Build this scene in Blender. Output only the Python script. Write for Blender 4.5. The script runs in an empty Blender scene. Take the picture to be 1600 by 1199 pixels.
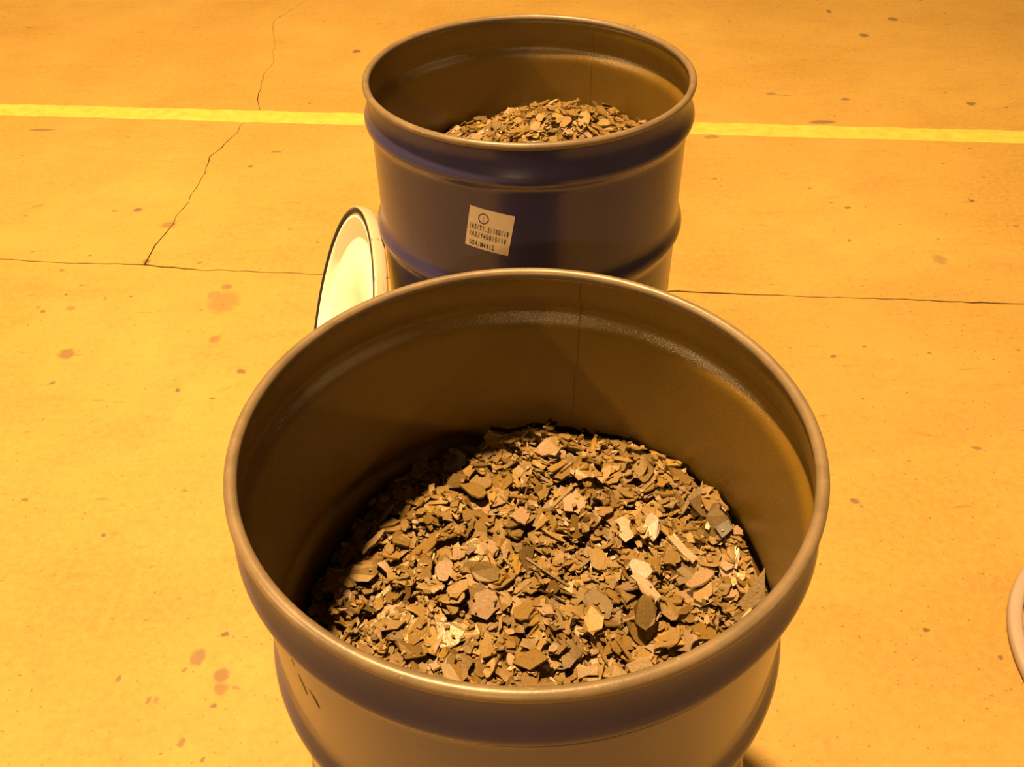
import bpy, bmesh, math, random
import numpy as np
from mathutils import Vector, Matrix

# ------------------------------------------------------------------ camera, light, exposure
scene = bpy.context.scene
COL = scene.collection
RIM = 0.870                       # height of the drum rims above the floor
NEAR = (0.0123, 0.6706)           # drum centres on the floor
FAR = (0.0402, 1.6100)

cam_data = bpy.data.cameras.new('camera')
cam_data.sensor_width = 36.0
cam_data.sensor_fit = 'HORIZONTAL'
cam_data.lens = 1418.49 / 1600.0 * 36.0
cam_data.clip_start = 0.02
cam = bpy.data.objects.new('camera', cam_data)
COL.objects.link(cam)
pitch, roll = 0.707606, -0.017462
fwd = Vector((0, math.cos(pitch), -math.sin(pitch)))
up0 = Vector((0, math.sin(pitch), math.cos(pitch)))
rt0 = Vector((1, 0, 0))
rt = rt0 * math.cos(roll) + up0 * math.sin(roll)
up = -rt0 * math.sin(roll) + up0 * math.cos(roll)
M = Matrix((rt, up, -fwd)).transposed().to_4x4()
M.translation = Vector((0, 0, 1.50405))
cam.matrix_world = M
scene.camera = cam

vs = scene.view_settings
vs.view_transform = 'Standard'
vs.look = 'None'
vs.gamma = 1.0
vs.use_curve_mapping = False
vs.exposure = 0.0
scene.cycles.max_bounces = 8

SODIUM = (1.0, 0.60, 0.235)
world = bpy.data.worlds.new('hall_air')
scene.world = world
world.use_nodes = True
bg = world.node_tree.nodes['Background']
bg.inputs[0].default_value = (1.0, 0.52, 0.17, 1)
bg.inputs[1].default_value = 0.09


def lamp(name, loc, watts, size, aim):
    d = bpy.data.lights.new(name, 'AREA')
    d.shape = 'DISK'
    d.size = size
    d.energy = watts
    d.color = SODIUM
    o = bpy.data.objects.new(name, d)
    COL.objects.link(o)
    o.location = loc
    o.rotation_euler = (Vector(aim) - Vector(loc)).to_track_quat('-Z', 'Y').to_euler()
    return o


# sodium lamps of the hall: one hangs almost overhead, floodlights farther off
lamp('high_bay_lamp', (-1.00, 1.65, 6.6), 1480, 0.35, (-1.00, 1.65, 0))
lamp('hall_floodlight', (-11.0, -1.0, 7.5), 1000, 0.5, (0, 1, 0.5))
lamp('hall_floodlight', (-2.9, -12.0, 7.5), 620, 0.5, (0, 1, 0.5))
lamp('hall_floodlight', (12.9, -2.3, 7.5), 300, 0.5, (0, 1, 0.5))


# ------------------------------------------------------------------ helpers
def link(name, me, parent=None, loc=None, rot=None):
    o = bpy.data.objects.new(name, me)
    COL.objects.link(o)
    if parent is not None:
        o.parent = parent
    if loc is not None:
        o.location = loc
    if rot is not None:
        o.rotation_euler = rot
    return o


def tag(o, label=None, cat=None, group=None, kind=None):
    if label:
        o['label'] = label
    if cat:
        o['category'] = cat
    if group:
        o['group'] = group
    if kind:
        o['kind'] = kind
    return o


def mesh(name, verts, faces, mats, midx=None, smooth=False):
    me = bpy.data.meshes.new(name)
    me.from_pydata([tuple(v) for v in verts], [], [tuple(f) for f in faces])
    for m in mats:
        me.materials.append(m)
    if midx is not None:
        me.polygons.foreach_set('material_index', midx)
    if smooth:
        me.polygons.foreach_set('use_smooth', [True] * len(me.polygons))
    me.update()
    return me


def revolve(name, prof, mats, pm=None, seg=144, closed=False, smooth=True):
    """prof: list of (r, z); pm: material index per profile segment."""
    n = len(prof)
    V, F, MI = [], [], []
    for i in range(seg):
        a = 2 * math.pi * i / seg
        c, s = math.cos(a), math.sin(a)
        for r, z in prof:
            V.append((r * c, r * s, z))
    last = n if closed else n - 1
    for i in range(seg):
        j = (i + 1) % seg
        for k in range(last):
            k2 = (k + 1) % n
            F.append((i * n + k, j * n + k, j * n + k2, i * n + k2))
            MI.append(pm[k] if pm else 0)
    me = mesh(name, V, F, mats, MI, smooth)
    bm = bmesh.new()
    bm.from_mesh(me)
    bmesh.ops.remove_doubles(bm, verts=bm.verts, dist=1e-6)
    bmesh.ops.recalc_face_normals(bm, faces=bm.faces)
    bm.to_mesh(me)
    bm.free()
    return me


def torus_prof(R, z, r, n=14):
    return [(R + r * math.cos(2 * math.pi * i / n), z + r * math.sin(2 * math.pi * i / n)) for i in range(n)]


class NT:
    def __init__(self, name):
        self.m = bpy.data.materials.new(name)
        self.m.use_nodes = True
        self.t = self.m.node_tree
        self.b = self.t.nodes['Principled BSDF']

    def n(self, kind, **kw):
        nd = self.t.nodes.new(kind)
        for k, v in kw.items():
            if k.startswith('i_'):
                key = k[2:]
                key = int(key) if key.isdigit() else key
                if hasattr(v, 'is_output'):
                    self.t.links.new(v, nd.inputs[key])
                else:
                    nd.inputs[key].default_value = v
            else:
                setattr(nd, k, v)
        return nd

    def set(self, key, v):
        if hasattr(v, 'is_output'):
            self.t.links.new(v, self.b.inputs[key])
        else:
            self.b.inputs[key].default_value = v

    def coord(self, which='Object'):
        return self.n('ShaderNodeTexCoord').outputs[which]

    def noise(self, vec, scale, detail=4, rough=0.55, dist=0.0):
        nd = self.n('ShaderNodeTexNoise', i_Vector=vec, i_Scale=scale, i_Detail=detail, i_Roughness=rough, i_Distortion=dist)
        return nd.outputs['Fac']

    def ramp(self, fac, lo, hi, a=0.0, b=1.0):
        nd = self.n('ShaderNodeMapRange', i_Value=fac)
        nd.inputs['From Min'].default_value = lo
        nd.inputs['From Max'].default_value = hi
        nd.inputs['To Min'].default_value = a
        nd.inputs['To Max'].default_value = b
        return nd.outputs['Result']

    def mix(self, fac, a, b, blend='MIX'):
        nd = self.n('ShaderNodeMix', data_type='RGBA', blend_type=blend)
        for i, v in ((0, fac), (6, a), (7, b)):
            if hasattr(v, 'is_output'):
                self.t.links.new(v, nd.inputs[i])
            else:
                nd.inputs[i].default_value = v if i == 0 else (tuple(v) + (1,) if len(v) == 3 else v)
        return nd.outputs[2]

    def math(self, op, a, b=0.0):
        nd = self.n('ShaderNodeMath', operation=op)
        for i, v in ((0, a), (1, b)):
            if hasattr(v, 'is_output'):
                self.t.links.new(v, nd.inputs[i])
            else:
                nd.inputs[i].default_value = v
        return nd.outputs[0]

    def scale(self, vec, s):
        nd = self.n('ShaderNodeVectorMath', operation='MULTIPLY', i_0=vec, i_1=s)
        return nd.outputs[0]

    def bump(self, h, strength, dist):
        nd = self.n('ShaderNodeBump', i_Height=h, i_Strength=strength, i_Distance=dist)
        self.set('Normal', nd.outputs[0])


# ------------------------------------------------------------------ materials
SPECIAL=[
('pink', [(0.0172, 0.2293), (0.0355, 0.2509), (0.0456, 0.2356), (0.054, 0.222), (0.0461, 0.2103), (0.0283, 0.2153)], 'pinkish diamond-shaped flake standing highest at the back edge of the near heap'),
('pink', [(-0.0196, 0.1158), (-0.0029, 0.1332), (0.0094, 0.1227), (0.0075, 0.1116), (0.0011, 0.0996), (-0.0081, 0.1047)], 'pinkish rough flake in the upper middle of the near heap'),
('pale', [(0.1156, 0.0933), (0.1274, 0.0983), (0.1359, 0.0927), (0.1335, 0.0839), (0.1383, 0.0726), (0.1272, 0.0659), (0.119, 0.0731), (0.1215, 0.0835)], 'pale pink notched flake left of the crumpled silvery flake in the near drum'),
('brown', [(-0.0865, 0.1784), (-0.0687, 0.1875), (-0.0538, 0.1786), (-0.0488, 0.1595), (-0.0583, 0.1472), (-0.0714, 0.1574)], 'broad smooth brown flake at upper left of the near heap, beside its shadow'),
('tan', [(0.0342, 0.1993), (0.0607, 0.209), (0.0626, 0.1991), (0.0402, 0.1868)], 'small tan plank-shaped flake just below the pinkish diamond flake'),
('tan', [(0.0147, 0.0939), (0.0249, 0.1204), (0.0336, 0.106), (0.0256, 0.0997)], 'tan triangular flake right of the pinkish rough flake in the near drum'),
('olive', [(-0.0697, 0.045), (-0.0515, 0.0583), (-0.0318, 0.0458), (-0.0333, 0.0303), (-0.0485, 0.0246), (-0.0653, 0.0333)], 'large dark olive flake lying near the centre of the near heap'),
('tan', [(0.0376, 0.1281), (0.0634, 0.1438), (0.0663, 0.1405), (0.0405, 0.1239)], 'narrow tan strip-shaped flake in the upper middle of the near heap'),
('brown', [(-0.2426, 0.0764), (-0.2242, 0.0838), (-0.2015, 0.0814), (-0.1892, 0.0685), (-0.2024, 0.0585), (-0.2282, 0.0631)], 'large brown flake half in shadow at the left of the near heap'),
('pale', [(-0.1931, 0.0763), (-0.1824, 0.0816), (-0.1737, 0.0711), (-0.1763, 0.0645)], 'small pale pink flake right of the large half-shadowed flake'),
('pale', [(-0.1143, 0.0542), (-0.1095, 0.0657), (-0.0988, 0.0692), (-0.0908, 0.0592), (-0.098, 0.0465), (-0.1086, 0.0464)], 'pale ridged roundish flake left of the large dark olive flake'),
('tan', [(-0.0986, 0.023), (-0.0914, 0.0319), (-0.072, 0.0375), (-0.0717, 0.024), (-0.0847, 0.0095), (-0.0938, 0.0124)], 'tan five-sided flake just below left of the large dark olive flake'),
('pink', [(-0.0703, 0.0048), (-0.0568, 0.0258), (-0.0374, 0.0154), (-0.0306, -0.0006), (-0.0482, -0.013), (-0.0674, -0.0045)], 'large pink rough flake just below the large dark olive flake'),
('tan', [(-0.2168, 0.1053), (-0.2018, 0.1175), (-0.1865, 0.1279), (-0.1846, 0.1246), (-0.1979, 0.1101), (-0.2129, 0.099)], 'long tan flake along the shadow edge at the left of the near heap'),
('brown', [(-0.1953, 0.1344), (-0.1791, 0.1568), (-0.1668, 0.1465), (-0.1839, 0.1361)], 'brown slanted flake crossing the shadow edge at upper left of the near heap'),
('silver', [(0.1531, 0.091), (0.1628, 0.1019), (0.1739, 0.0904), (0.1693, 0.0758), (0.1614, 0.0667), (0.1532, 0.0792)], 'brightest crumpled silvery flake on the right of the near heap'),
('pale', [(0.1774, 0.0634), (0.1866, 0.0706), (0.212, 0.0391), (0.2053, 0.0304), (0.1958, 0.0391)], 'pale stick-shaped flake just below right of the crumpled silvery flake'),
('silver', [(0.1276, 0.032), (0.1364, 0.0389), (0.1514, 0.0279), (0.1554, 0.0168), (0.1462, 0.0056), (0.1314, 0.0162)], 'silvery pink rough slab flake below the crumpled silvery flake'),
('pale', [(0.1249, 0.0048), (0.1332, 0.0084), (0.1605, -0.018), (0.1503, -0.0271), (0.1364, -0.0112)], 'long pale tan flake slanting below the silvery pink slab flake'),
('olive', [(0.1241, -0.0415), (0.1374, -0.0258), (0.1515, -0.0385), (0.147, -0.0548), (0.1361, -0.062), (0.1253, -0.0555)], 'dark olive rounded flake at the lower right of the near heap'),
('yellow', [(0.0676, -0.0357), (0.0776, -0.0225), (0.0921, -0.0383), (0.0884, -0.0519), (0.0776, -0.059), (0.069, -0.0526)], 'yellowish rounded flake left of the dark olive rounded flake'),
('pink', [(0.1931, 0.001), (0.209, 0.0192), (0.2223, 0.0195), (0.2282, 0.0069), (0.2099, -0.0093), (0.1966, -0.0111)], 'large pink crusty flake near the right wall of the near drum'),
('brown', [(0.093, -0.09), (0.1061, -0.0833), (0.1202, -0.1054), (0.1053, -0.1193), (0.0962, -0.1109)], 'large smooth brown flake close behind the front rim of the near drum'),
('brown', [(0.1131, -0.0892), (0.1387, -0.0837), (0.1459, -0.0974), (0.1239, -0.1057)], 'flat brown four-sided flake overlapping at front right of the near heap'),
('black', [(0.2384, 0.0771), (0.2574, 0.0838), (0.2604, 0.0702), (0.2464, 0.06)], 'blackish flake at the far right of the near heap'),
('olive', [(0.2474, -0.0326), (0.2813, -0.0033), (0.2783, -0.0378), (0.2554, -0.0445)], 'dark brown slab flake leaning against the right wall of the near drum'),
('olive', [(-0.0, 0.0503), (0.0033, 0.0511), (0.0547, 0.0142), (0.0519, 0.0115)], 'upper of two long dark slivers in the middle of the near heap'),
('olive', [(0.0048, 0.0211), (0.0081, 0.0222), (0.0492, 0.0013), (0.0463, -0.0013)], 'lower of two long dark slivers in the middle of the near heap'),
('brown', [(0.0578, -0.0891), (0.0805, -0.0888), (0.0808, -0.1005), (0.0583, -0.1009)], 'rectangular brown flake at the front of the near heap'),
('brown', [(-0.1031, -0.0706), (-0.0846, -0.0702), (-0.0699, -0.0854), (-0.0839, -0.0969), (-0.0969, -0.094)], 'brown five-sided flake at the front of the near heap, left of middle'),
('brown', [(-0.0158, -0.0084), (0.0034, 0.007), (0.0109, -0.0118), (0.0025, -0.0282), (-0.0134, -0.0233)], 'large matt brown flake right of the large pink rough flake'),
('brown', [(-0.1888, -0.0104), (-0.1756, -0.0005), (-0.1469, -0.0109), (-0.1572, -0.021), (-0.1766, -0.021)], 'flat brown flake at the lower left of the near heap'),
('pale', [(-0.1179, -0.0659), (-0.1086, -0.0658), (-0.1002, -0.0763), (-0.1106, -0.079)], 'small pale pink flake near the front rim, left of the five-sided brown flake'),
('brown', [(-0.0168, -0.0757), (0.0092, -0.0679), (0.0253, -0.0857), (0.0034, -0.0926)], 'wide brown flake in the front middle of the near heap'),
]
STAINS= [(-1.19, 1.913, 0.0242, 0.0234, 0.5), (-0.603, 0.978, 0.0171, 0.0185, 0.5), (-0.55, 0.937, 0.0156, 0.0177, 0.5), (-0.545, 0.908, 0.0154, 0.0146, 0.45), (-0.822, 2.141, 0.0444, 0.0546, 0.3), (-0.857, 2.174, 0.0187, 0.0232, 0.3), (-0.83, 2.218, 0.017, 0.0136, 0.45), (-0.807, 1.969, 0.0158, 0.0176, 0.4), (-0.704, 1.825, 0.0134, 0.0107, 0.6), (-0.563, 1.025, 0.0075, 0.0059, 1), (-1.256, 2.122, 0.0129, 0.0133, 0.4), (-0.621, 0.951, 0.006, 0.0042, 0.5), (-0.548, 0.877, 0.0058, 0.0052, 0.6), (-0.743, 0.934, 0.006, 0.007, 0.55), (-0.588, 0.807, 0.0068, 0.0086, 0.5), (-0.545, 0.776, 0.0044, 0.0059, 0.6), (-0.673, 0.887, 0.0047, 0.0066, 0.5), (-0.656, 0.889, 0.0059, 0.0066, 0.35), (-0.881, 1.28, 0.0055, 0.0056, 0.7), (-1.33, 2.109, 0.0055, 0.0083, 0.6), (-1.185, 1.794, 0.0067, 0.0082, 0.6), (-0.851, 1.755, 0.0066, 0.0078, 0.8), (-0.516, 0.91, 0.0071, 0.004, 0.4), (1.197, 3.256, 0.053, 0.0173, 0.55), (1.83, 4.36, 0.0238, 0.0271, 0.6), (1.632, 4.158, 0.023, 0.0251, 0.6), (1.106, 2.61, 0.0103, 0.0085, 0.6), (1.289, 2.298, 0.0228, 0.0294, 0.3), (0.843, 1.845, 0.0067, 0.0083, 0.6), (0.749, 1.343, 0.0084, 0.0078, 0.6), (0.9, 0.946, 0.0047, 0.0051, 0.7), (1.08, 1.501, 0.0089, 0.0068, 0.5), (1.821, 3.399, 0.0198, 0.0159, 0.6), (1.561, 4.481, 0.0122, 0.0279, 0.6), (1.342, 3.462, 0.0201, 0.0127, 0.5), (1.065, 3.53, 0.023, 0.0128, 0.4), (-0.671, 4.07, 0.0173, 0.0195, 0.7), (-0.918, 2.976, 0.0092, 0.01, 0.7), (-0.848, 3.088, 0.0189, 0.0079, 0.5), (-1.792, 3.308, 0.05, 0.0122, 0.5), (-1.233, 2.679, 0.015, 0.0133, 0.6), (-1.305, 2.673, 0.0107, 0.0089, 0.5), (-1.102, 2.576, 0.0251, 0.0208, 0.4), (-1.351, 2.131, 0.0074, 0.0051, 0.5), (-1.109, 2.361, 0.0118, 0.015, 0.6), (-1.353, 2.323, 0.0098, 0.0075, 0.5), (0.757, 3.147, 0.0283, 0.0162, 0.4)]
LAB= [(-1.9357, 0.1181), (-1.6742, 0.1315), (-1.7194, 0.2089), (-1.9806, 0.1955)]
CRACK= [(-1.007, 4.786), (-1.064, 4.645), (-1.095, 4.553), (-1.119, 4.482), (-1.113, 4.42), (-1.075, 4.249), (-1.033, 4.011), (-1.021, 3.914), (-1.041, 3.809), (-1.03, 3.739), (-1.021, 3.626), (-1.011, 3.562), (-0.981, 3.462), (-1.028, 3.317), (-1.027, 3.255), (-1.059, 3.122), (-1.084, 3.057), (-1.077, 2.972), (-1.073, 2.849), (-1.08, 2.773), (-1.081, 2.686), (-1.09, 2.584), (-1.098, 2.525), (-1.109, 2.456), (-1.11, 2.412), (-1.108, 2.357)]
JOINT= [(-1.569, 2.39), (-1.443, 2.372), (-1.262, 2.355), (-1.106, 2.343), (-0.958, 2.314), (-0.922, 2.306), (-0.88, 2.308), (-0.566, 2.274), (-0.373, 2.251), (0.484, 2.155), (0.61, 2.139), (0.736, 2.128), (0.967, 2.106), (1.18, 2.09), (1.239, 2.079), (1.439, 2.063)]


def concrete_material():
    N = NT('bare_concrete')
    co = N.coord()
    n1 = N.noise(co, 1.3, 5, 0.6)
    n2 = N.noise(co, 6.0, 6, 0.65)
    n3 = N.noise(co, 55.0, 5, 0.7)
    n4 = N.noise(N.scale(co, (0.6, 1.6, 1.0)), 3.2, 6, 0.7, 0.6)
    base = N.mix(N.ramp(n1, 0.36, 0.64), (0.315, 0.190, 0.040), (0.385, 0.258, 0.068))
    base = N.mix(N.ramp(n2, 0.42, 0.75, 0, 0.65), base, (0.285, 0.180, 0.052))
    base = N.mix(N.ramp(n4, 0.52, 0.74, 0, 0.60), base, (0.265, 0.150, 0.036))
    base = N.mix(N.ramp(n3, 0.38, 0.68, 0.0, 0.60), base, (0.400, 0.270, 0.070))
    # fine dark grit, some of it dragged into short streaks
    sp = N.noise(co, 120.0, 2, 0.5)
    base = N.mix(N.ramp(sp, 0.655, 0.74, 0, 0.8), base, (0.11, 0.07, 0.03))
    sk = N.noise(N.scale(co, (9.0, 30.0, 1.0)), 1.0, 3, 0.6, 0.4)
    base = N.mix(N.ramp(sk, 0.665, 0.77, 0, 0.65), base, (0.14, 0.088, 0.035))
    sk2 = N.noise(N.scale(co, (26.0, 38.0, 1.0)), 1.0, 2, 0.5)
    base = N.mix(N.ramp(sk2, 0.71, 0.78, 0, 0.85), base, (0.09, 0.055, 0.022))
    # oil drips and scuffs, each with its own place
    wob = N.n('ShaderNodeTexNoise', i_Vector=co, i_Scale=45.0, i_Detail=2.0)
    off = N.n('ShaderNodeVectorMath', operation='MULTIPLY_ADD', i_0=wob.outputs['Color'],
              i_1=(0.022, 0.022, 0.0), i_2=(-0.011, -0.011, 0.0))
    cw = N.n('ShaderNodeVectorMath', operation='ADD', i_0=co, i_1=off.outputs[0]).outputs[0]
    acc = None
    for x, y, rx, ry, s in STAINS:
        ma = N.n('ShaderNodeVectorMath', operation='MULTIPLY_ADD', i_0=cw, i_1=(1 / rx, 1 / ry, 0), i_2=(-x / rx, -y / ry, 0))
        ln = N.n('ShaderNodeVectorMath', operation='LENGTH', i_0=ma.outputs[0])
        v = N.ramp(ln.outputs['Value'], 0.72, 1.18, min(1.0, s * 1.5), 0.0)
        acc = v if acc is None else N.math('MAXIMUM', acc, v)
    base = N.mix(acc, base, (0.150, 0.095, 0.050))
    N.set('Base Color', base)
    N.set('Roughness', N.ramp(n2, 0.3, 0.7, 0.55, 0.75))
    N.set('Specular IOR Level', 0.35)
    N.bump(N.math('ADD', N.math('MULTIPLY', n3, 0.5), N.math('MULTIPLY', n2, 1.0)), 0.25, 0.004)
    return N.m


def simple(name, col, rough=0.5, spec=0.5, metal=0.0, var=0.0, vscale=8.0, bump=0.0, bscale=200.0, coat=0.0):
    N = NT(name)
    co = N.coord()
    if var:
        nz = N.noise(co, vscale, 5, 0.6)
        dark = tuple(c * (1 - var) for c in col)
        lite = tuple(min(1, c * (1 + var)) for c in col)
        N.set('Base Color', N.mix(N.ramp(nz, 0.3, 0.7), dark, lite))
    else:
        N.set('Base Color', col + (1,))
    N.set('Roughness', rough)
    N.set('Specular IOR Level', spec)
    N.set('Metallic', metal)
    if bump:
        N.bump(N.noise(co, bscale, 2, 0.5), bump, 0.001)
    return N.m


def blue_paint():
    N = NT('blue_drum_paint')
    co = N.coord()
    a = N.noise(co, 5.0, 5, 0.6)
    c = N.mix(N.ramp(a, 0.3, 0.7), (0.030, 0.028, 0.088), (0.040, 0.036, 0.108))
    d = N.noise(N.scale(co, (1, 1, 0.4)), 90.0, 3, 0.6)
    c = N.mix(N.ramp(d, 0.74, 0.82, 0, 0.25), c, (0.12, 0.10, 0.10))
    N.set('Base Color', c)
    N.set('Roughness', N.ramp(a, 0.3, 0.7, 0.20, 0.26))
    N.set('Specular IOR Level', 0.42)
    N.set('Coat Weight', 0.15)
    N.set('Coat Roughness', 0.15)
    N.bump(N.noise(co, 420.0, 2, 0.5), 0.05, 0.001)
    return N.m


def lining():
    N = NT('brown_drum_lining')
    co = N.coord()
    a = N.noise(co, 7.0, 5, 0.6)
    c = N.mix(N.ramp(a, 0.3, 0.7), (0.106, 0.062, 0.007), (0.138, 0.081, 0.010))
    s = N.noise(N.scale(co, (1, 1, 0.25)), 140.0, 3, 0.6)
    c = N.mix(N.ramp(s, 0.70, 0.80, 0, 0.5), c, (0.20, 0.14, 0.05))
    N.set('Base Color', c)
    N.set('Roughness', N.ramp(a, 0.3, 0.7, 0.27, 0.36))
    N.set('Specular IOR Level', 0.62)
    N.bump(N.noise(co, 520.0, 2, 0.6), 0.6, 0.001)
    return N.m


def rim_paint():
    N = NT('worn_rim_paint')
    co = N.coord()
    a = N.noise(co, 26.0, 5, 0.65)
    c = N.mix(N.ramp(a, 0.35, 0.65), (0.118, 0.088, 0.055), (0.165, 0.122, 0.074))
    s = N.noise(co, 160.0, 3, 0.6)
    c = N.mix(N.ramp(s, 0.66, 0.76, 0, 0.6), c, (0.34, 0.27, 0.20))
    N.set('Base Color', c)
    N.set('Roughness', 0.38)
    N.set('Specular IOR Level', 0.5)
    N.bump(N.noise(co, 300.0, 2, 0.5), 0.15, 0.001)
    return N.m


def lid_enamel():
    N = NT('white_lid_enamel')
    co = N.coord()
    c = N.mix(N.ramp(N.noise(co, 6.0, 4, 0.6), 0.3, 0.7), (0.84, 0.82, 0.78), (0.90, 0.88, 0.85))
    sep = N.n('ShaderNodeSeparateXYZ', i_0=co)
    r2 = N.math('SQRT', N.math('ADD', N.math('POWER', sep.outputs[0], 2.0), N.math('POWER', sep.outputs[1], 2.0)))
    edge = N.ramp(r2, 0.272, 0.290)
    c = N.mix(N.math('MULTIPLY', N.ramp(r2, 0.288, 0.298), 0.85), c, (0.36, 0.265, 0.17))
    sc = N.ramp(N.noise(co, 48.0, 3, 0.6), 0.60, 0.67, 0, 0.75)
    c = N.mix(N.math('MULTIPLY', edge, sc), c, (0.16, 0.12, 0.08))
    N.set('Base Color', c)
    N.set('Roughness', 0.35)
    return N.m


def flake_material():
    N = NT('metal_flake_surface')
    co = N.coord('Object')
    at = N.n('ShaderNodeAttribute', attribute_name='tint')
    gl = N.n('ShaderNodeAttribute', attribute_name='gloss')
    geo = N.n('ShaderNodeNewGeometry')
    nz = N.noise(geo.outputs['Position'], 260.0, 4, 0.65)
    col = N.mix(N.ramp(nz, 0.25, 0.75), N.mix(1.0, at.outputs['Color'], (0.78, 0.76, 0.74), 'MULTIPLY'),
                N.mix(1.0, at.outputs['Color'], (1.18, 1.18, 1.2), 'MULTIPLY'))
    N.set('Base Color', col)
    N.set('Roughness', N.ramp(gl.outputs['Fac'], 0.0, 1.0, 0.62, 0.20))
    N.set('Metallic', N.ramp(gl.outputs['Fac'], 0.55, 1.0, 0.0, 0.30))
    N.set('Specular IOR Level', 0.5)
    N.bump(nz, 0.45, 0.0014)
    return N.m


CONCRETE = concrete_material()
STRIPE = simple('yellow_floor_paint', (0.43, 0.395, 0.075), 0.55, 0.4, var=0.16, vscale=22.0, bump=0.2, bscale=60.0)
GROUND = simple('joint_dirt', (0.10, 0.060, 0.018), 0.9, 0.2, var=0.3, vscale=30.0)
BLUE = blue_paint()
LINING = lining()
RIMP = rim_paint()
ENAMEL = lid_enamel()
RUBBER = simple('black_rubber', (0.012, 0.011, 0.010), 0.6, 0.4, var=0.2)
STEEL = simple('zinc_steel', (0.45, 0.44, 0.42), 0.35, 0.5, metal=1.0, var=0.1)
WHITE = simple('white_ring_enamel', (0.34, 0.27, 0.235), 0.42, 0.45, var=0.06, vscale=14.0)
PAPER = simple('label_paper', (0.62, 0.56, 0.50), 0.6, 0.35, var=0.05, vscale=30.0)
INK = simple('black_print', (0.05, 0.035, 0.03), 0.6, 0.3)
SCUFF = simple('dark_scuff', (0.05, 0.03, 0.018), 0.7, 0.3)
FLAKE = flake_material()

# ------------------------------------------------------------------ floor: slabs, joint, crack, painted line
rng = random.Random(5)


def jag(poly, step, amp, seed):
    r = random.Random(seed)
    out = []
    for (x0, y0), (x1, y1) in zip(poly[:-1], poly[1:]):
        L = math.hypot(x1 - x0, y1 - y0)
        k = max(1, int(L / step))
        nx, ny = -(y1 - y0) / L, (x1 - x0) / L
        for i in range(k):
            t = i / k
            a = r.gauss(0, amp) if i else r.gauss(0, amp * 0.3)
            out.append((x0 + (x1 - x0) * t + nx * a, y0 + (y1 - y0) * t + ny * a))
    out.append(poly[-1])
    return out


XL, XR, YB, YF = -7.0, 7.0, -4.0, 11.0
jslope = (JOINT[-1][1] - JOINT[0][1]) / (JOINT[-1][0] - JOINT[0][0])
jpts = [(XL, JOINT[0][1] + jslope * (XL - JOINT[0][0]))] + JOINT + [(XR, JOINT[-1][1] + jslope * (XR - JOINT[-1][0]))]
# finer jitter in the part near the drums
jline = jag(jpts, 0.028, 0.0016, 11)
ckp = [(-0.62, YF)] + [(-0.82, 7.0), (-0.93, 5.5)] + CRACK[:-1]
cline = jag(ckp, 0.035, 0.0045, 12)


def gap(poly, lo, hi, seed, axis):
    """the two lips of a crack: shifted copies of a line, varying width"""
    r = random.Random(seed)
    A, B = [], []
    w = (lo + hi) / 2
    for x, y in poly:
        w = min(hi, max(lo, w + r.gauss(0, (hi - lo) * 0.28)))
        if axis == 'y':
            A.append((x, y - w / 2)); B.append((x, y + w / 2))
        else:
            A.append((x - w / 2, y)); B.append((x + w / 2, y))
    return A, B


jA, jB = gap(jline, 0.0030, 0.0075, 3, 'y')
cA, cB = gap(cline, 0.0012, 0.0040, 4, 'x')

floor = link('floor', mesh('floor', [(XL, YB, -0.008), (XR, YB, -0.008), (XR, YF, -0.008), (XL, YF, -0.008),
                                     (XL, YB, -0.12), (XR, YB, -0.12), (XR, YF, -0.12), (XL, YF, -0.12)],
                           [(0, 1, 2, 3), (7, 6, 5, 4), (0, 4, 5, 1), (1, 5, 6, 2), (2, 6, 7, 3), (3, 7, 4, 0)], [GROUND]))
tag(floor, 'orange-lit bare concrete warehouse floor with a joint and a crack', None, kind='structure')


def slab(name, outline, thick=0.008):
    bm = bmesh.new()
    top = [bm.verts.new((x, y, 0.0)) for x, y in outline]
    es = [bm.edges.new((top[i], top[(i + 1) % len(top)])) for i in range(len(top))]
    bmesh.ops.triangle_fill(bm, use_beauty=True, use_dissolve=False, edges=es)
    bm.faces.ensure_lookup_table()
    for f in bm.faces:
        if f.normal.z < 0:
            f.normal_flip()
    bot = [bm.verts.new((v.co.x, v.co.y, -thick)) for v in top]
    n = len(top)
    for i in range(n):
        j = (i + 1) % n
        bm.faces.new((top[j], top[i], bot[i], bot[j]))
    bm.normal_update()
    me = bpy.data.meshes.new(name)
    bm.to_mesh(me)
    bm.free()
    me.materials.append(CONCRETE)
    return link(name, me, floor)


slab('concrete_slab', [(XL, YB), (XR, YB)] + jA[::-1])
# crack meets the joint at its last point
xc = cline[-1][0]
li = [q for q in jB if q[0] < cA[-1][0] - 0.002]
ri = [q for q in jB if q[0] > cB[-1][0] + 0.002]
yj = np.interp(xc, [q[0] for q in jB], [q[1] for q in jB])
cA[-1] = (cA[-1][0], float(yj))
cB[-1] = (cB[-1][0], float(yj))
slab('concrete_slab', li + cA[::-1] + [(XL, YF)])
slab('concrete_slab', cB + ri + [(XR, YF)])

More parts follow.
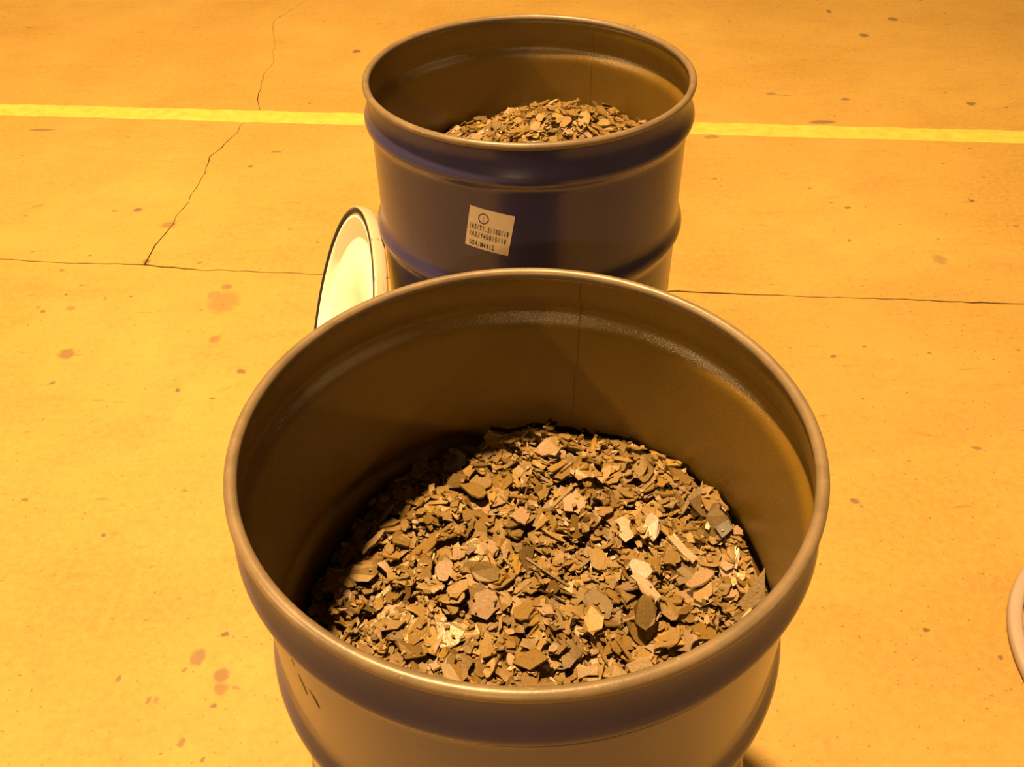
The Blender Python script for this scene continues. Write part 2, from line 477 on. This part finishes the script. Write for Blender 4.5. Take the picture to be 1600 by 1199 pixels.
# painted line, a film of paint on the slabs
s0, s1 = (-2.036, 3.510), (1.898, 3.105)
sl = (s1[1] - s0[1]) / (s1[0] - s0[0])
N_ = 260
V, F = [], []
rs = random.Random(21)
for i in range(N_ + 1):
    x = XL + (XR - XL) * i / N_
    yc = s0[1] + sl * (x - s0[0]) - 0.004
    e1, e2 = rs.gauss(0, 0.0022), rs.gauss(0, 0.0022)
    V += [(x, yc - 0.052 + e1, 0.0), (x, yc - 0.050 + e1, 0.0009), (x, yc + 0.050 + e2, 0.0009), (x, yc + 0.052 + e2, 0.0)]
for i in range(N_):
    for k in range(3):
        F.append((i * 4 + k, (i + 1) * 4 + k, (i + 1) * 4 + k + 1, i * 4 + k + 1))
tag(link('painted_line', mesh('painted_line', V, F, [STRIPE]), floor), 'pale yellow painted line')

# ------------------------------------------------------------------ drums
WALL = 0.2918


def bead(d, w, h):
    """a rolled hoop: sharp crest, softer flanks"""
    return [(WALL, d - 1.35 * w), (WALL + 0.06 * h, d - 1.0 * w), (WALL + 0.30 * h, d - 0.70 * w), (WALL + 0.68 * h, d - 0.42 * w),
            (WALL + 0.93 * h, d - 0.18 * w), (WALL + h, d), (WALL + 0.93 * h, d + 0.17 * w), (WALL + 0.66 * h, d + 0.38 * w),
            (WALL + 0.30 * h, d + 0.60 * w), (WALL + 0.07 * h, d + 0.84 * w), (WALL, d + 1.1 * w)]


neck = [(0.2908, 0.006), (0.2908, 0.018), (0.2912, 0.028), (0.2930, 0.038), (0.2962, 0.048), (0.2996, 0.056), (0.3020, 0.062),
        (0.3030, 0.0665), (0.3022, 0.071), (0.2994, 0.0755), (0.2958, 0.080), (0.2930, 0.0855), (0.2920, 0.092), (WALL, 0.100)]
outer = neck + [(WALL, 0.17)] + bead(0.285, 0.028, 0.0105) + [(WALL, 0.42)] + bead(0.575, 0.028, 0.0105) + \
    [(WALL, 0.70), (WALL, 0.838), (0.2945, 0.848), (0.2975, 0.853), (0.2975, 0.866), (0.2960, 0.870), (0.2925, 0.870), (0.2915, 0.860)]
inner = [(r - 0.0016, d) for r, d in neck + [(WALL, 0.17)] + bead(0.285, 0.028, 0.0105) + [(WALL, 0.42)] +
         bead(0.575, 0.028, 0.0105) + [(WALL, 0.70), (WALL, 0.835)]] + [(0.280, 0.846), (0.0, 0.846)]
prof = [(r, RIM - d) for r, d in inner[::-1]] + [(r, RIM - d) for r, d in outer] + [(0.0, RIM - 0.860)]
pm = [1] * (len(inner) - 1) + [0] * (len(outer) + 2)
body_mesh = revolve('drum_body', prof, [BLUE, LINING], pm, 160)
rim_mesh = revolve('drum_rim', torus_prof(0.2935, RIM - 0.0065, 0.0066, 16), [RIMP], None, 160, closed=True)


def inner_r(d):
    for (r0, d0), (r1, d1) in zip(inner[:-1], inner[1:]):
        if d0 <= d <= d1:
            return r0 + (r1 - r0) * (d - d0) / (d1 - d0)
    return WALL - 0.0016


def seam_mesh(phi, d1):
    V, F = [], []
    n = 70
    for i in range(n + 1):
        d = 0.014 + (d1 - 0.014) * i / n
        for k, (t, o) in enumerate(((-0.0022, 0.0003), (-0.0010, -0.0009), (0.0010, -0.0009), (0.0022, 0.0003))):
            r = inner_r(d) + o
            a = phi + t / r
            V.append((r * math.cos(a), r * math.sin(a), RIM - d))
    for i in range(n):
        for k in range(3):
            F.append((i * 4 + k, i * 4 + k + 1, i * 4 + k + 5, i * 4 + k + 4))
    return mesh('weld_seam', V, F, [LINING], None, True)


def drum(name, xy, label, seam):
    root = link(name, None, None, (xy[0], xy[1], 0.0))
    root.empty_display_size = 0.1
    tag(root, label, 'drum', 'open steel drums')
    link('body', body_mesh, root)
    tag(link('rim', rim_mesh, root), 'rolled worn metal rim')
    link('weld_seam', seam_mesh(seam, 0.30), root)
    return root


near_drum = drum('steel_drum', NEAR, 'nearer open steel drum in the foreground, two thirds full of brown flakes', math.radians(75))
far_drum = drum('steel_drum', FAR, 'farther open dark blue steel drum with a white printed label on its side', math.radians(62))

# dark scuffs on the near drum between bead and hoop


def scuff(parent, pts, w):
    V, F = [], []
    r = WALL + 0.0004
    for i, (a, d) in enumerate(pts):
        ww = w * (0.35 + 0.65 * math.sin(math.pi * (i + 0.5) / len(pts)))
        for s in (-1, 1):
            V.append((r * math.cos(a + s * ww / r), r * math.sin(a + s * ww / r), RIM - d))
    for i in range(len(pts) - 1):
        F.append((2 * i, 2 * i + 1, 2 * i + 3, 2 * i + 2))
    return tag(link('scuff_mark', mesh('scuff_mark', V, F, [SCUFF]), parent), 'dark scuff on the paint')


scuff(near_drum, [(-2.428, 0.136), (-2.418, 0.146), (-2.406, 0.154), (-2.401, 0.163)], 0.0016)
scuff(near_drum, [(-2.374, 0.143), (-2.358, 0.148), (-2.346, 0.154), (-2.334, 0.164)], 0.0018)
scuff(near_drum, [(-2.452, 0.118), (-2.447, 0.123), (-2.440, 0.127)], 0.0014)

# the printed label, bent round the far drum
LC = LAB


def lab_pt(u, v, lift):
    (a0, d0), (a1, d1), (a2, d2), (a3, d3) = LC
    a = (a0 * (1 - u) + a1 * u) * (1 - v) + (a3 * (1 - u) + a2 * u) * v
    d = (d0 * (1 - u) + d1 * u) * (1 - v) + (d3 * (1 - u) + d2 * u) * v
    r = WALL + lift
    return (r * math.cos(a), r * math.sin(a), RIM - d)


n = 14
V, F = [], []
for lift in (0.0001, 0.0006):
    for j in range(n + 1):
        for i in range(n + 1):
            V.append(lab_pt(i / n, j / n, lift))
o2 = (n + 1) ** 2
for j in range(n):
    for i in range(n):
        a = j * (n + 1) + i
        F.append((a, a + n + 1, a + n + 2, a + 1)) if False else F.append((o2 + a, o2 + a + n + 1, o2 + a + n + 2, o2 + a + 1))
for i in range(n):
    F += [(i, o2 + i, o2 + i + 1, i + 1), (n * (n + 1) + i, n * (n + 1) + i + 1, o2 + n * (n + 1) + i + 1, o2 + n * (n + 1) + i),
          (i * (n + 1), (i + 1) * (n + 1), o2 + (i + 1) * (n + 1), o2 + i * (n + 1)),
          (i * (n + 1) + n, o2 + i * (n + 1) + n, o2 + (i + 1) * (n + 1) + n, (i + 1) * (n + 1) + n)]
label_part = tag(link('printed_label', mesh('printed_label', V, F, [PAPER]), far_drum), 'white paper label with black printed codes')


def text_mesh(body):
    cu = bpy.data.curves.new('lettering', 'FONT')
    cu.body = body
    cu.size = 1.0
    cu.space_character = 1.18
    cu.resolution_u = 3
    cu.offset = 0.028
    ob = bpy.data.objects.new('lettering_tmp', cu)
    COL.objects.link(ob)
    dg = bpy.context.evaluated_depsgraph_get()
    me = bpy.data.meshes.new_from_object(ob.evaluated_get(dg))
    bpy.data.objects.remove(ob)
    bpy.data.curves.remove(cu)
    return me


def print_on_label(body, u0, u1, vc, vh):
    """typed in equal cells, as by a label printer"""
    cell = (u1 - u0) / len(body)
    bm = bmesh.new()
    for i, ch in enumerate(body):
        me = text_mesh(ch)
        co = np.array([v.co[:] for v in me.vertices])
        xc = (co[:, 0].min() + co[:, 0].max()) / 2
        k = min(cell * 0.86 / 0.62, cell * 0.92 / (co[:, 0].max() - co[:, 0].min()))
        for v, c in zip(me.vertices, co):
            u = u0 + cell * (i + 0.5) + (c[0] - xc) * k
            w = vc + vh / 2 - c[1] / 0.70 * vh
            v.co = lab_pt(u, w, 0.0011)
        bm.from_mesh(me)
        bpy.data.meshes.remove(me)
    me = bpy.data.meshes.new('lettering')
    bm.to_mesh(me)
    bm.free()
    me.materials.append(INK)
    tag(link('lettering', me, label_part), 'black printed code ' + body)


print_on_label('1A2/Y1.2/100/18', 0.03, 0.94, 0.47, 0.125)
print_on_label('1A2/Y400/S/18', 0.05, 0.91, 0.66, 0.125)
print_on_label('USA/M4412', 0.09, 0.67, 0.885, 0.125)
# packaging symbol: u over n in a ring
V, F = [], []
for i in range(40):
    a = 2 * math.pi * i / 40
    for rr in (0.098, 0.118):
        V.append(lab_pt(0.335 + rr * math.cos(a), 0.235 + rr * 1.10 * math.sin(a), 0.0011))
for i in range(40):
    j = (i + 1) % 40
    F.append((2 * i, 2 * i + 1, 2 * j + 1, 2 * j))
tag(link('symbol_ring', mesh('symbol_ring', V, F, [INK]), label_part), 'black printed ring symbol')
FAINT = simple('faint_print', (0.40, 0.33, 0.26), 0.6, 0.3)
for ch, vc in (('u', 0.195), ('n', 0.275)):
    print_on_label(ch, 0.305, 0.365, vc, 0.06)
    COL.objects[-1].data.materials[0] = FAINT

# ------------------------------------------------------------------ lid leaning on the far drum
az, el = math.radians(194.4), math.radians(19.0)
nrm = Vector((math.cos(el) * math.cos(az), math.cos(el) * math.sin(az), math.sin(el)))
tx = Vector((0, 0, 1)).cross(nrm).normalized()
ty = nrm.cross(tx)
LM = Matrix((tx, ty, nrm)).transposed().to_4x4()
LM.translation = Vector((-0.3745, 1.550, 0.2930))
lid = link('drum_lid', None)
lid.matrix_world = LM
lid.empty_display_size = 0.1
tag(lid, 'round white drum lid with a black gasket leaning against the farther drum', 'lid')
lp = [(0.0, -0.0235), (0.12, -0.0235), (0.122, -0.0225), (0.205, -0.0225), (0.208, -0.0235), (0.258, -0.0235), (0.263, -0.0225),
      (0.267, -0.0190), (0.272, -0.0095), (0.2755, -0.0035), (0.280, -0.0020), (0.286, -0.0035), (0.2885, -0.0062), (0.2935, -0.0062),
      (0.2965, -0.0025), (0.2985, 0.0008), (0.3010, 0.0014), (0.3028, -0.0004), (0.3034, -0.0045), (0.3030, -0.016), (0.3018, -0.0225),
      (0.3000, -0.0255), (0.2965, -0.0270), (0.270, -0.0275), (0.262, -0.0250), (0.0, -0.0250)]
link('shell', revolve('lid_shell', lp, [ENAMEL], None, 128), lid)
tag(link('gasket', revolve('gasket', torus_prof(0.2925, -0.0022, 0.0040, 10), [RUBBER], None, 128, closed=True), lid), 'black rubber gasket ring')

# ------------------------------------------------------------------ clamp ring on the floor at the right
ring = link('clamp_ring', None, None, (1.248, 0.902, 0.0))
ring.empty_display_size = 0.1
tag(ring, 'white metal clamp ring lying on the floor at the right', 'clamp ring')
cp = [(0.322, 0.0020), (0.3255, 0.0050), (0.3265, 0.012), (0.3255, 0.0195), (0.3225, 0.0235), (0.316, 0.0248), (0.307, 0.0240), (0.3015, 0.0215),
      (0.3005, 0.0180), (0.303, 0.0168), (0.312, 0.0160), (0.314, 0.012), (0.312, 0.0078), (0.303, 0.0070), (0.3005, 0.0050), (0.3030, 0.0010), (0.312, 0.0)]
seg = 140
V, F = [], []
a0, a1 = math.radians(2.2), math.radians(357.8)
for i in range(seg + 1):
    a = a0 + (a1 - a0) * i / seg
    for r, z in cp:
        V.append((r * math.cos(a), r * math.sin(a), z))
m = len(cp)
for i in range(seg):
    for k in range(m):
        k2 = (k + 1) % m
        F.append((i * m + k, (i + 1) * m + k, (i + 1) * m + k2, i * m + k2))
F.append(tuple(range(m)))
F.append(tuple(range(seg * m + m - 1, seg * m - 1, -1)))
me = mesh('ring_band', V, F, [WHITE], None, True)
bm = bmesh.new(); bm.from_mesh(me); bmesh.ops.recalc_face_normals(bm, faces=bm.faces); bm.to_mesh(me); bm.free()
link('band', me, ring)


def tube(name, p0, p1, r, mat, parent, seg=16):
    p0, p1 = Vector(p0), Vector(p1)
    z = (p1 - p0).normalized()
    x = z.orthogonal().normalized()
    y = z.cross(x)
    V = [p + x * r * math.cos(2 * math.pi * i / seg) + y * r * math.sin(2 * math.pi * i / seg) for p in (p0, p1) for i in range(seg)]
    F = [(i, (i + 1) % seg, seg + (i + 1) % seg, seg + i) for i in range(seg)] + [tuple(range(seg))[::-1], tuple(range(seg, 2 * seg))]
    return link(name, mesh(name, V, F, [mat]), parent)


for s in (-1, 1):
    tube('lug', (0.338, s * 0.012, 0.0125), (0.338, s * 0.034, 0.0125), 0.012, WHITE, ring)
bolt = tube('bolt', (0.338, -0.052, 0.0125), (0.338, 0.046, 0.0125), 0.005, STEEL, ring, 12)
tube('bolt_head', (0.338, -0.060, 0.0125), (0.338, -0.052, 0.0125), 0.0095, STEEL, bolt, 6)

# ------------------------------------------------------------------ flakes
PAL = {
    'brown': (0.160, 0.100, 0.024), 'dark': (0.115, 0.073, 0.022), 'olive': (0.100, 0.064, 0.015), 'tan': (0.200, 0.127, 0.034),
    'pink': (0.235, 0.160, 0.100), 'pale': (0.310, 0.228, 0.160), 'yellow': (0.225, 0.140, 0.022), 'silver': (0.30, 0.25, 0.22),
    'black': (0.022, 0.017, 0.012)}
WORD = {'brown': 'brown', 'dark': 'dark brown', 'olive': 'dark olive', 'tan': 'tan', 'pink': 'pinkish', 'pale': 'pale pinkish',
        'yellow': 'yellowish', 'silver': 'silvery', 'black': 'blackish'}


def rough(P, rg, amp):
    """a broken edge: every long side gets an uneven middle"""
    Q = np.roll(P, -1, 0)
    L = np.linalg.norm(Q - P, axis=1)
    out = []
    for p, q, l in zip(P, Q, L):
        out.append(p)
        if l > 0.008:
            t = rg.uniform(0.3, 0.7)
            nrm_ = np.array([q[1] - p[1], p[0] - q[0]]) / l
            out.append(p + (q - p) * t + nrm_ * rg.normal(0, amp))
    return np.array(out)


class Heap:
    """settles flakes one by one on a height field, so that they lie on each other"""
    def __init__(self, base, seed, R=0.2875, res=0.0020):
        self.R, self.res = R, res
        self.n = int(2 * R / res) + 3
        self.o = -self.n * res / 2
        g = self.o + (np.arange(self.n) + 0.5) * res
        self.X, self.Y = np.meshgrid(g, g, indexing='ij')
        self.hf = base(self.X, self.Y)
        self.own = np.full(self.hf.shape, -1)
        self.rng = np.random.default_rng(seed)
        self.fl = []

    def place(self, poly, thick, tilt, col, gloss, label=None, settle=0.82, shift=True):
        """poly: (k,2) in plan, absolute; returns False if it does not fit"""
        P = np.asarray(poly, float)
        c = P.mean(0)
        rmax = np.hypot(P[:, 0], P[:, 1]).max()
        if rmax > self.R - 0.003:
            if not shift:
                return False
            d = c / (np.hypot(*c) + 1e-9)
            P = P - d * (rmax - self.R + 0.004)
            c = P.mean(0)
            if np.hypot(P[:, 0], P[:, 1]).max() > self.R - 0.001:
                return False
        i0, j0 = ((P.min(0) - self.o) / self.res).astype(int)
        i1, j1 = ((P.max(0) - self.o) / self.res).astype(int) + 1
        X, Y = self.X[i0:i1 + 1, j0:j1 + 1], self.Y[i0:i1 + 1, j0:j1 + 1]
        ins = np.ones(X.shape, bool)
        Q = np.roll(P, -1, 0)
        area = 0.5 * np.sum(P[:, 0] * Q[:, 1] - Q[:, 0] * P[:, 1])
        sg = 1 if area > 0 else -1
        cn = np.zeros(X.shape, int)
        for (ax, ay), (bx, by) in zip(P, Q):
            cond = (ay > Y) != (by > Y)
            with np.errstate(divide='ignore', invalid='ignore'):
                xi = (bx - ax) * (Y - ay) / (by - ay) + ax
            cn += (cond & (X < xi))
        ins = cn % 2 == 1
        if ins.sum() < 2:
            ins = np.ones(X.shape, bool)
        xs, ys, zs = X[ins] - c[0], Y[ins] - c[1], self.hf[i0:i1 + 1, j0:j1 + 1][ins]
        A = np.c_[xs, ys, np.ones_like(xs)]
        reg = np.diag([2e-5 * len(xs), 2e-5 * len(xs), 0.0])
        try:
            sol = np.linalg.solve(A.T @ A + reg, A.T @ zs)
        except np.linalg.LinAlgError:
            sol = np.array([0, 0, zs.mean()])
        gx, gy = np.clip(sol[0], -0.7, 0.7) + tilt[0], np.clip(sol[1], -0.7, 0.7) + tilt[1]
        rel = gx * xs + gy * ys
        z0 = np.quantile(zs - rel, settle)
        # slight warp of the sheet
        k = len(P)
        size = math.sqrt(abs(area))
        warp = self.rng.normal(0, 0.035, k) * size
        zb = z0 + gx * (P[:, 0] - c[0]) + gy * (P[:, 1] - c[1]) + warp
        nn = np.array([-gx, -gy, 1.0]); nn /= np.linalg.norm(nn)
        bot = np.c_[P, zb]
        top = bot + nn * thick
        if sg < 0:
            bot, top = bot[::-1], top[::-1]
        h = self.hf[i0:i1 + 1, j0:j1 + 1]
        new = np.full(h.shape, -9.0)
        new[ins] = z0 + rel + thick / nn[2]
        up = new > h
        h[up] = new[up]
        self.own[i0:i1 + 1, j0:j1 + 1][up] = len(self.fl)
        self.fl.append((bot, top, col, gloss, label))
        return True

    def shape(self, size, aspect):
        k = int(self.rng.integers(4, 8))
        if size > 0.012:
            k = max(k, 5)
        a = np.sort((np.arange(k) + self.rng.uniform(-0.38, 0.38, k)) * 2 * math.pi / k)
        r = self.rng.uniform(0.74, 1.12, k)
        P = np.c_[np.cos(a) * r * aspect ** 0.5, np.sin(a) * r / aspect ** 0.5] * size / 2
        if size > 0.011:
            P = rough(P, self.rng, 0.055 * size)
        t = self.rng.uniform(0, 2 * math.pi)
        return P @ np.array([[math.cos(t), math.sin(t)], [-math.sin(t), math.cos(t)]])

    def scatter(self, count, smin, smax, power, steep=0.07):
        rg = self.rng
        names = ['brown', 'tan', 'dark', 'olive', 'pink', 'pale', 'yellow', 'silver', 'black']
        probs = [0.50, 0.20, 0.10, 0.04, 0.085, 0.020, 0.045, 0.006, 0.004]
        for _ in range(count):
            s = smin + (smax - smin) * rg.random() ** power
            asp = rg.uniform(1.0, 1.9)
            if rg.random() < 0.21:
                asp = rg.uniform(3.0, 6.5)
                s = min(s, 0.017)
            r = (self.R - 0.004) * math.sqrt(rg.random())
            t = rg.uniform(0, 2 * math.pi)
            P = self.shape(s, asp) + np.array([r * math.cos(t), r * math.sin(t)])
            tl = rg.normal(0, 0.21, 2)
            if rg.random() < steep and s < 0.024:
                q = rg.uniform(0, 2 * math.pi)
                m = rg.uniform(0.7, 1.7)
                tl = np.array([math.cos(q), math.sin(q)]) * m
                c = P.mean(0)
                d = np.array([math.cos(q), math.sin(q)])
                pr = (P - c) @ d
                P = P - np.outer(pr * (1 - 1 / math.sqrt(1 + m * m)), d)
            nm = names[rg.choice(len(names), p=probs)]
            col = np.array(PAL[nm]) * rg.uniform(0.82, 1.18)
            gl = 0.6 if nm == 'silver' else rg.random() ** 3 * 0.75
            self.place(P, rg.uniform(0.0010, 0.0027) if s > 0.008 else rg.uniform(0.001, 0.002), tl, (nm, col), gl,
                       settle=rg.uniform(0.70, 0.9))


def flake_geo(f):
    bot, top = f[0], f[1]
    k = len(bot)
    # worn edge: the upper face is drawn in a touch
    c = top.mean(0)
    size = np.linalg.norm(top - c, axis=1).mean()
    V = np.vstack([bot, top])
    F = [tuple(range(k, 2 * k)), tuple(range(k - 1, -1, -1))] + [(i, (i + 1) % k, k + (i + 1) % k, k + i) for i in range(k)]
    return V, F


def add_tint(me, cols, gls):
    a = me.attributes.new('tint', 'FLOAT_COLOR', 'FACE')
    a.data.foreach_set('color', np.asarray(cols, 'f').ravel())
    b = me.attributes.new('gloss', 'FLOAT', 'FACE')
    b.data.foreach_set('value', np.asarray(gls, 'f'))


def build_heap(hp, origin, n_single, weight, where, stuff_label, group, base):
    cnt = np.bincount(hp.own[(hp.own >= 0) & weight(hp)], minlength=len(hp.fl))
    order = np.argsort(-cnt)
    named = {i for i, f in enumerate(hp.fl) if f[4]}
    single = [i for i in order if i not in named and cnt[i] > 0][:n_single]
    chosen = set(single) | named
    # one object for what nobody could count
    V, F, C, G = [], [], [], []
    off = 0
    for i, f in enumerate(hp.fl):
        if i in chosen:
            continue
        v, fc = flake_geo(f)
        V.append(v)
        F += [tuple(x + off for x in q) for q in fc]
        C += [tuple(f[2][1]) + (1,)] * len(fc)
        G += [f[3]] * len(fc)
        off += len(v)
    # the mass of flakes underneath, down to the drum bottom
    rings, seg = 14, 64
    mv = []
    for a in range(rings + 1):
        for b in range(seg):
            r = max(1e-4, (hp.R - 0.001) * a / rings)
            x, y = r * math.cos(2 * math.pi * b / seg), r * math.sin(2 * math.pi * b / seg)
            mv.append((x, y, float(base(np.float64(x), np.float64(y))) - 0.001))
    for b in range(seg):
        x, y = mv[rings * seg + b][:2]
        mv.append((x, y, RIM - 0.820))
    for a in range(rings + 1):
        for b in range(seg):
            b2 = (b + 1) % seg
            F.append(tuple(off + q for q in (a * seg + b, (a + 1) * seg + b, (a + 1) * seg + b2, a * seg + b2)))
            C.append(PAL['dark'] + (1,))
            G.append(0.0)
    V.append(np.array(mv))
    me = mesh('metal_flakes', np.vstack(V), F, [FLAKE])
    add_tint(me, C, G)
    o = link('metal_flakes', me, None, (origin[0], origin[1], 0))
    tag(o, stuff_label, 'metal flakes', None, 'stuff')
    marks = [(f[0].mean(0)[:2], LANDMARK[k]) for k, f in enumerate(hp.fl[i] for i in sorted(named))]
    used = set()
    made = []
    for i in sorted(chosen):
        f = hp.fl[i]
        v, fc = flake_geo(f)
        c = v.mean(0)
        me = mesh('metal_flake', v - c, fc, [FLAKE])
        add_tint(me, [tuple(f[2][1]) + (1,)] * len(fc), [f[3]] * len(fc))
        o = link('metal_flake', me, None, (origin[0] + c[0], origin[1] + c[1], c[2]))
        tag(o, f[4] or flake_label(f, c, marks, where, used), 'flake', group)
        made.append(o)
    # flakes still alike: tell them apart by their order from the left
    by = {}
    for o in made:
        by.setdefault(o['label'], []).append(o)
    ORD = ('leftmost', 'second from left', 'third from left', 'fourth from left', 'fifth from left', 'sixth from left')
    for lab, os_ in by.items():
        if len(os_) > 1:
            for k, o in enumerate(sorted(os_, key=lambda q: q.location.x)):
                o['label'] = lab.replace(' of the heap in the ', ' of the ').replace(' at the ', ', ') + ', ' + ORD[min(k, 5)]


def flake_label(f, c, marks, where, used):
    d = f[0][:, :2] - f[0][:, :2].mean(0)
    ev = np.sqrt(np.linalg.eigvalsh(d.T @ d / len(d)))
    size = ('small', 'mid-sized', 'large')[int(np.digitize(2 * ev[1], (0.015, 0.022)))]
    kind = 'sliver' if ev[1] > 2.3 * ev[0] else 'flake'
    head = '%s %s %s' % (size, WORD[f[2][0]], kind)
    cand = []
    for p, nm in sorted(marks, key=lambda m: np.hypot(*(m[0] - c[:2])))[:7]:
        dx, dy = c[0] - p[0], c[1] - p[1]
        far = '' if math.hypot(dx, dy) < 0.045 else ' some way'
        if abs(dx) > abs(dy):
            rel = 'right of' if dx > 0 else 'left of'
        else:
            rel = 'behind' if dy > 0 else 'in front of'
        cand.append('%s%s %s the %s' % (head, far, rel, nm))
    if not marks:
        col = ('far left', 'left', 'middle', 'right', 'far right')[int(np.digitize(c[0], (-0.06, 0.02, 0.09, 0.15)))]
        row = ('front', 'centre', 'back')[int(np.digitize(c[1], (-0.02, 0.05)))]
        cand.append('%s at the %s %s of the heap in the %s' % (head, row, col, where))
    for lab in cand:
        if lab not in used:
            used.add(lab)
            return lab
    return cand[0]


LANDMARK = ['pinkish diamond-shaped flake', 'upper pinkish rough flake', 'pale pink notched flake', 'broad smooth brown flake',
            'small tan plank-shaped flake', 'tan triangular flake', 'large central dark olive flake', 'narrow tan strip-shaped flake',
            'large half-shadowed brown flake', 'small pale pink flake at left', 'pale ridged roundish flake', 'tan five-sided flake',
            'large pink rough flake', 'long tan shadow-edge flake', 'slanted brown shadow-edge flake', 'crumpled silvery flake',
            'pale stick-shaped flake', 'silvery pink rough slab', 'long pale tan slanting flake', 'dark olive rounded flake',
            'yellowish rounded flake', 'large pink crusty flake', 'large smooth front brown flake', 'flat brown four-sided flake',
            'blackish flake at far right', 'dark slab leaning on the wall', 'upper long dark sliver', 'lower long dark sliver',
            'rectangular brown flake', 'brown five-sided flake', 'large matt brown flake', 'flat brown flake at lower left',
            'small pale frontmost flake', 'wide brown flake at front middle']


def near_base(x, y):
    r = np.hypot(x, y)
    ph = np.arctan2(y, x)
    return RIM - (0.285 - 0.06 * np.cos(ph - math.radians(40)) * (r / 0.288) - 0.012 * (1 - (r / 0.288) ** 2) + 0.040)


def far_base(x, y):
    d = np.sqrt((x - 0.055) ** 2 + (y - 0.03) ** 2 + 0.02 ** 2)
    return RIM - (0.096 + 0.50 * (d - 0.02))


hp = Heap(near_base, 7)
hp.scatter(2600, 0.010, 0.034, 1.6)
hp.scatter(2900, 0.006, 0.040, 2.5, 0.09)
hp.scatter(700, 0.004, 0.009, 1.2, 0.1)
for cname, poly, lab in SPECIAL:
    hp.place(rough(np.array(poly), hp.rng, 0.0012), 0.0026, (0.0, 0.0), (cname, np.array(PAL[cname])), 0.6 if cname == 'silver' else 0.25, lab, settle=0.93)
keep = len(hp.fl)
# fine crumbs last, thinly
hp.scatter(110, 0.0035, 0.007, 1.2, 0.1)
build_heap(hp, NEAR, 232, lambda h: h.Y > -0.24, 'nearer drum', 'heap of brown metal flakes filling the nearer drum',
           'metal flakes on the heap in the nearer drum', near_base)

hf2 = Heap(far_base, 19, res=0.0022)
hf2.scatter(2200, 0.008, 0.030, 1.6)
hf2.scatter(900, 0.010, 0.034, 1.6, 0.14)
hf2.scatter(250, 0.004, 0.009, 1.2, 0.1)
build_heap(hf2, FAR, 34, lambda h: (RIM - h.hf) < 0.132 + 0.48 * h.Y, 'farther drum', 'cone-shaped heap of brown metal flakes in the farther drum',
           'metal flakes on the heap in the farther drum', far_base)

bpy.context.view_layer.update()
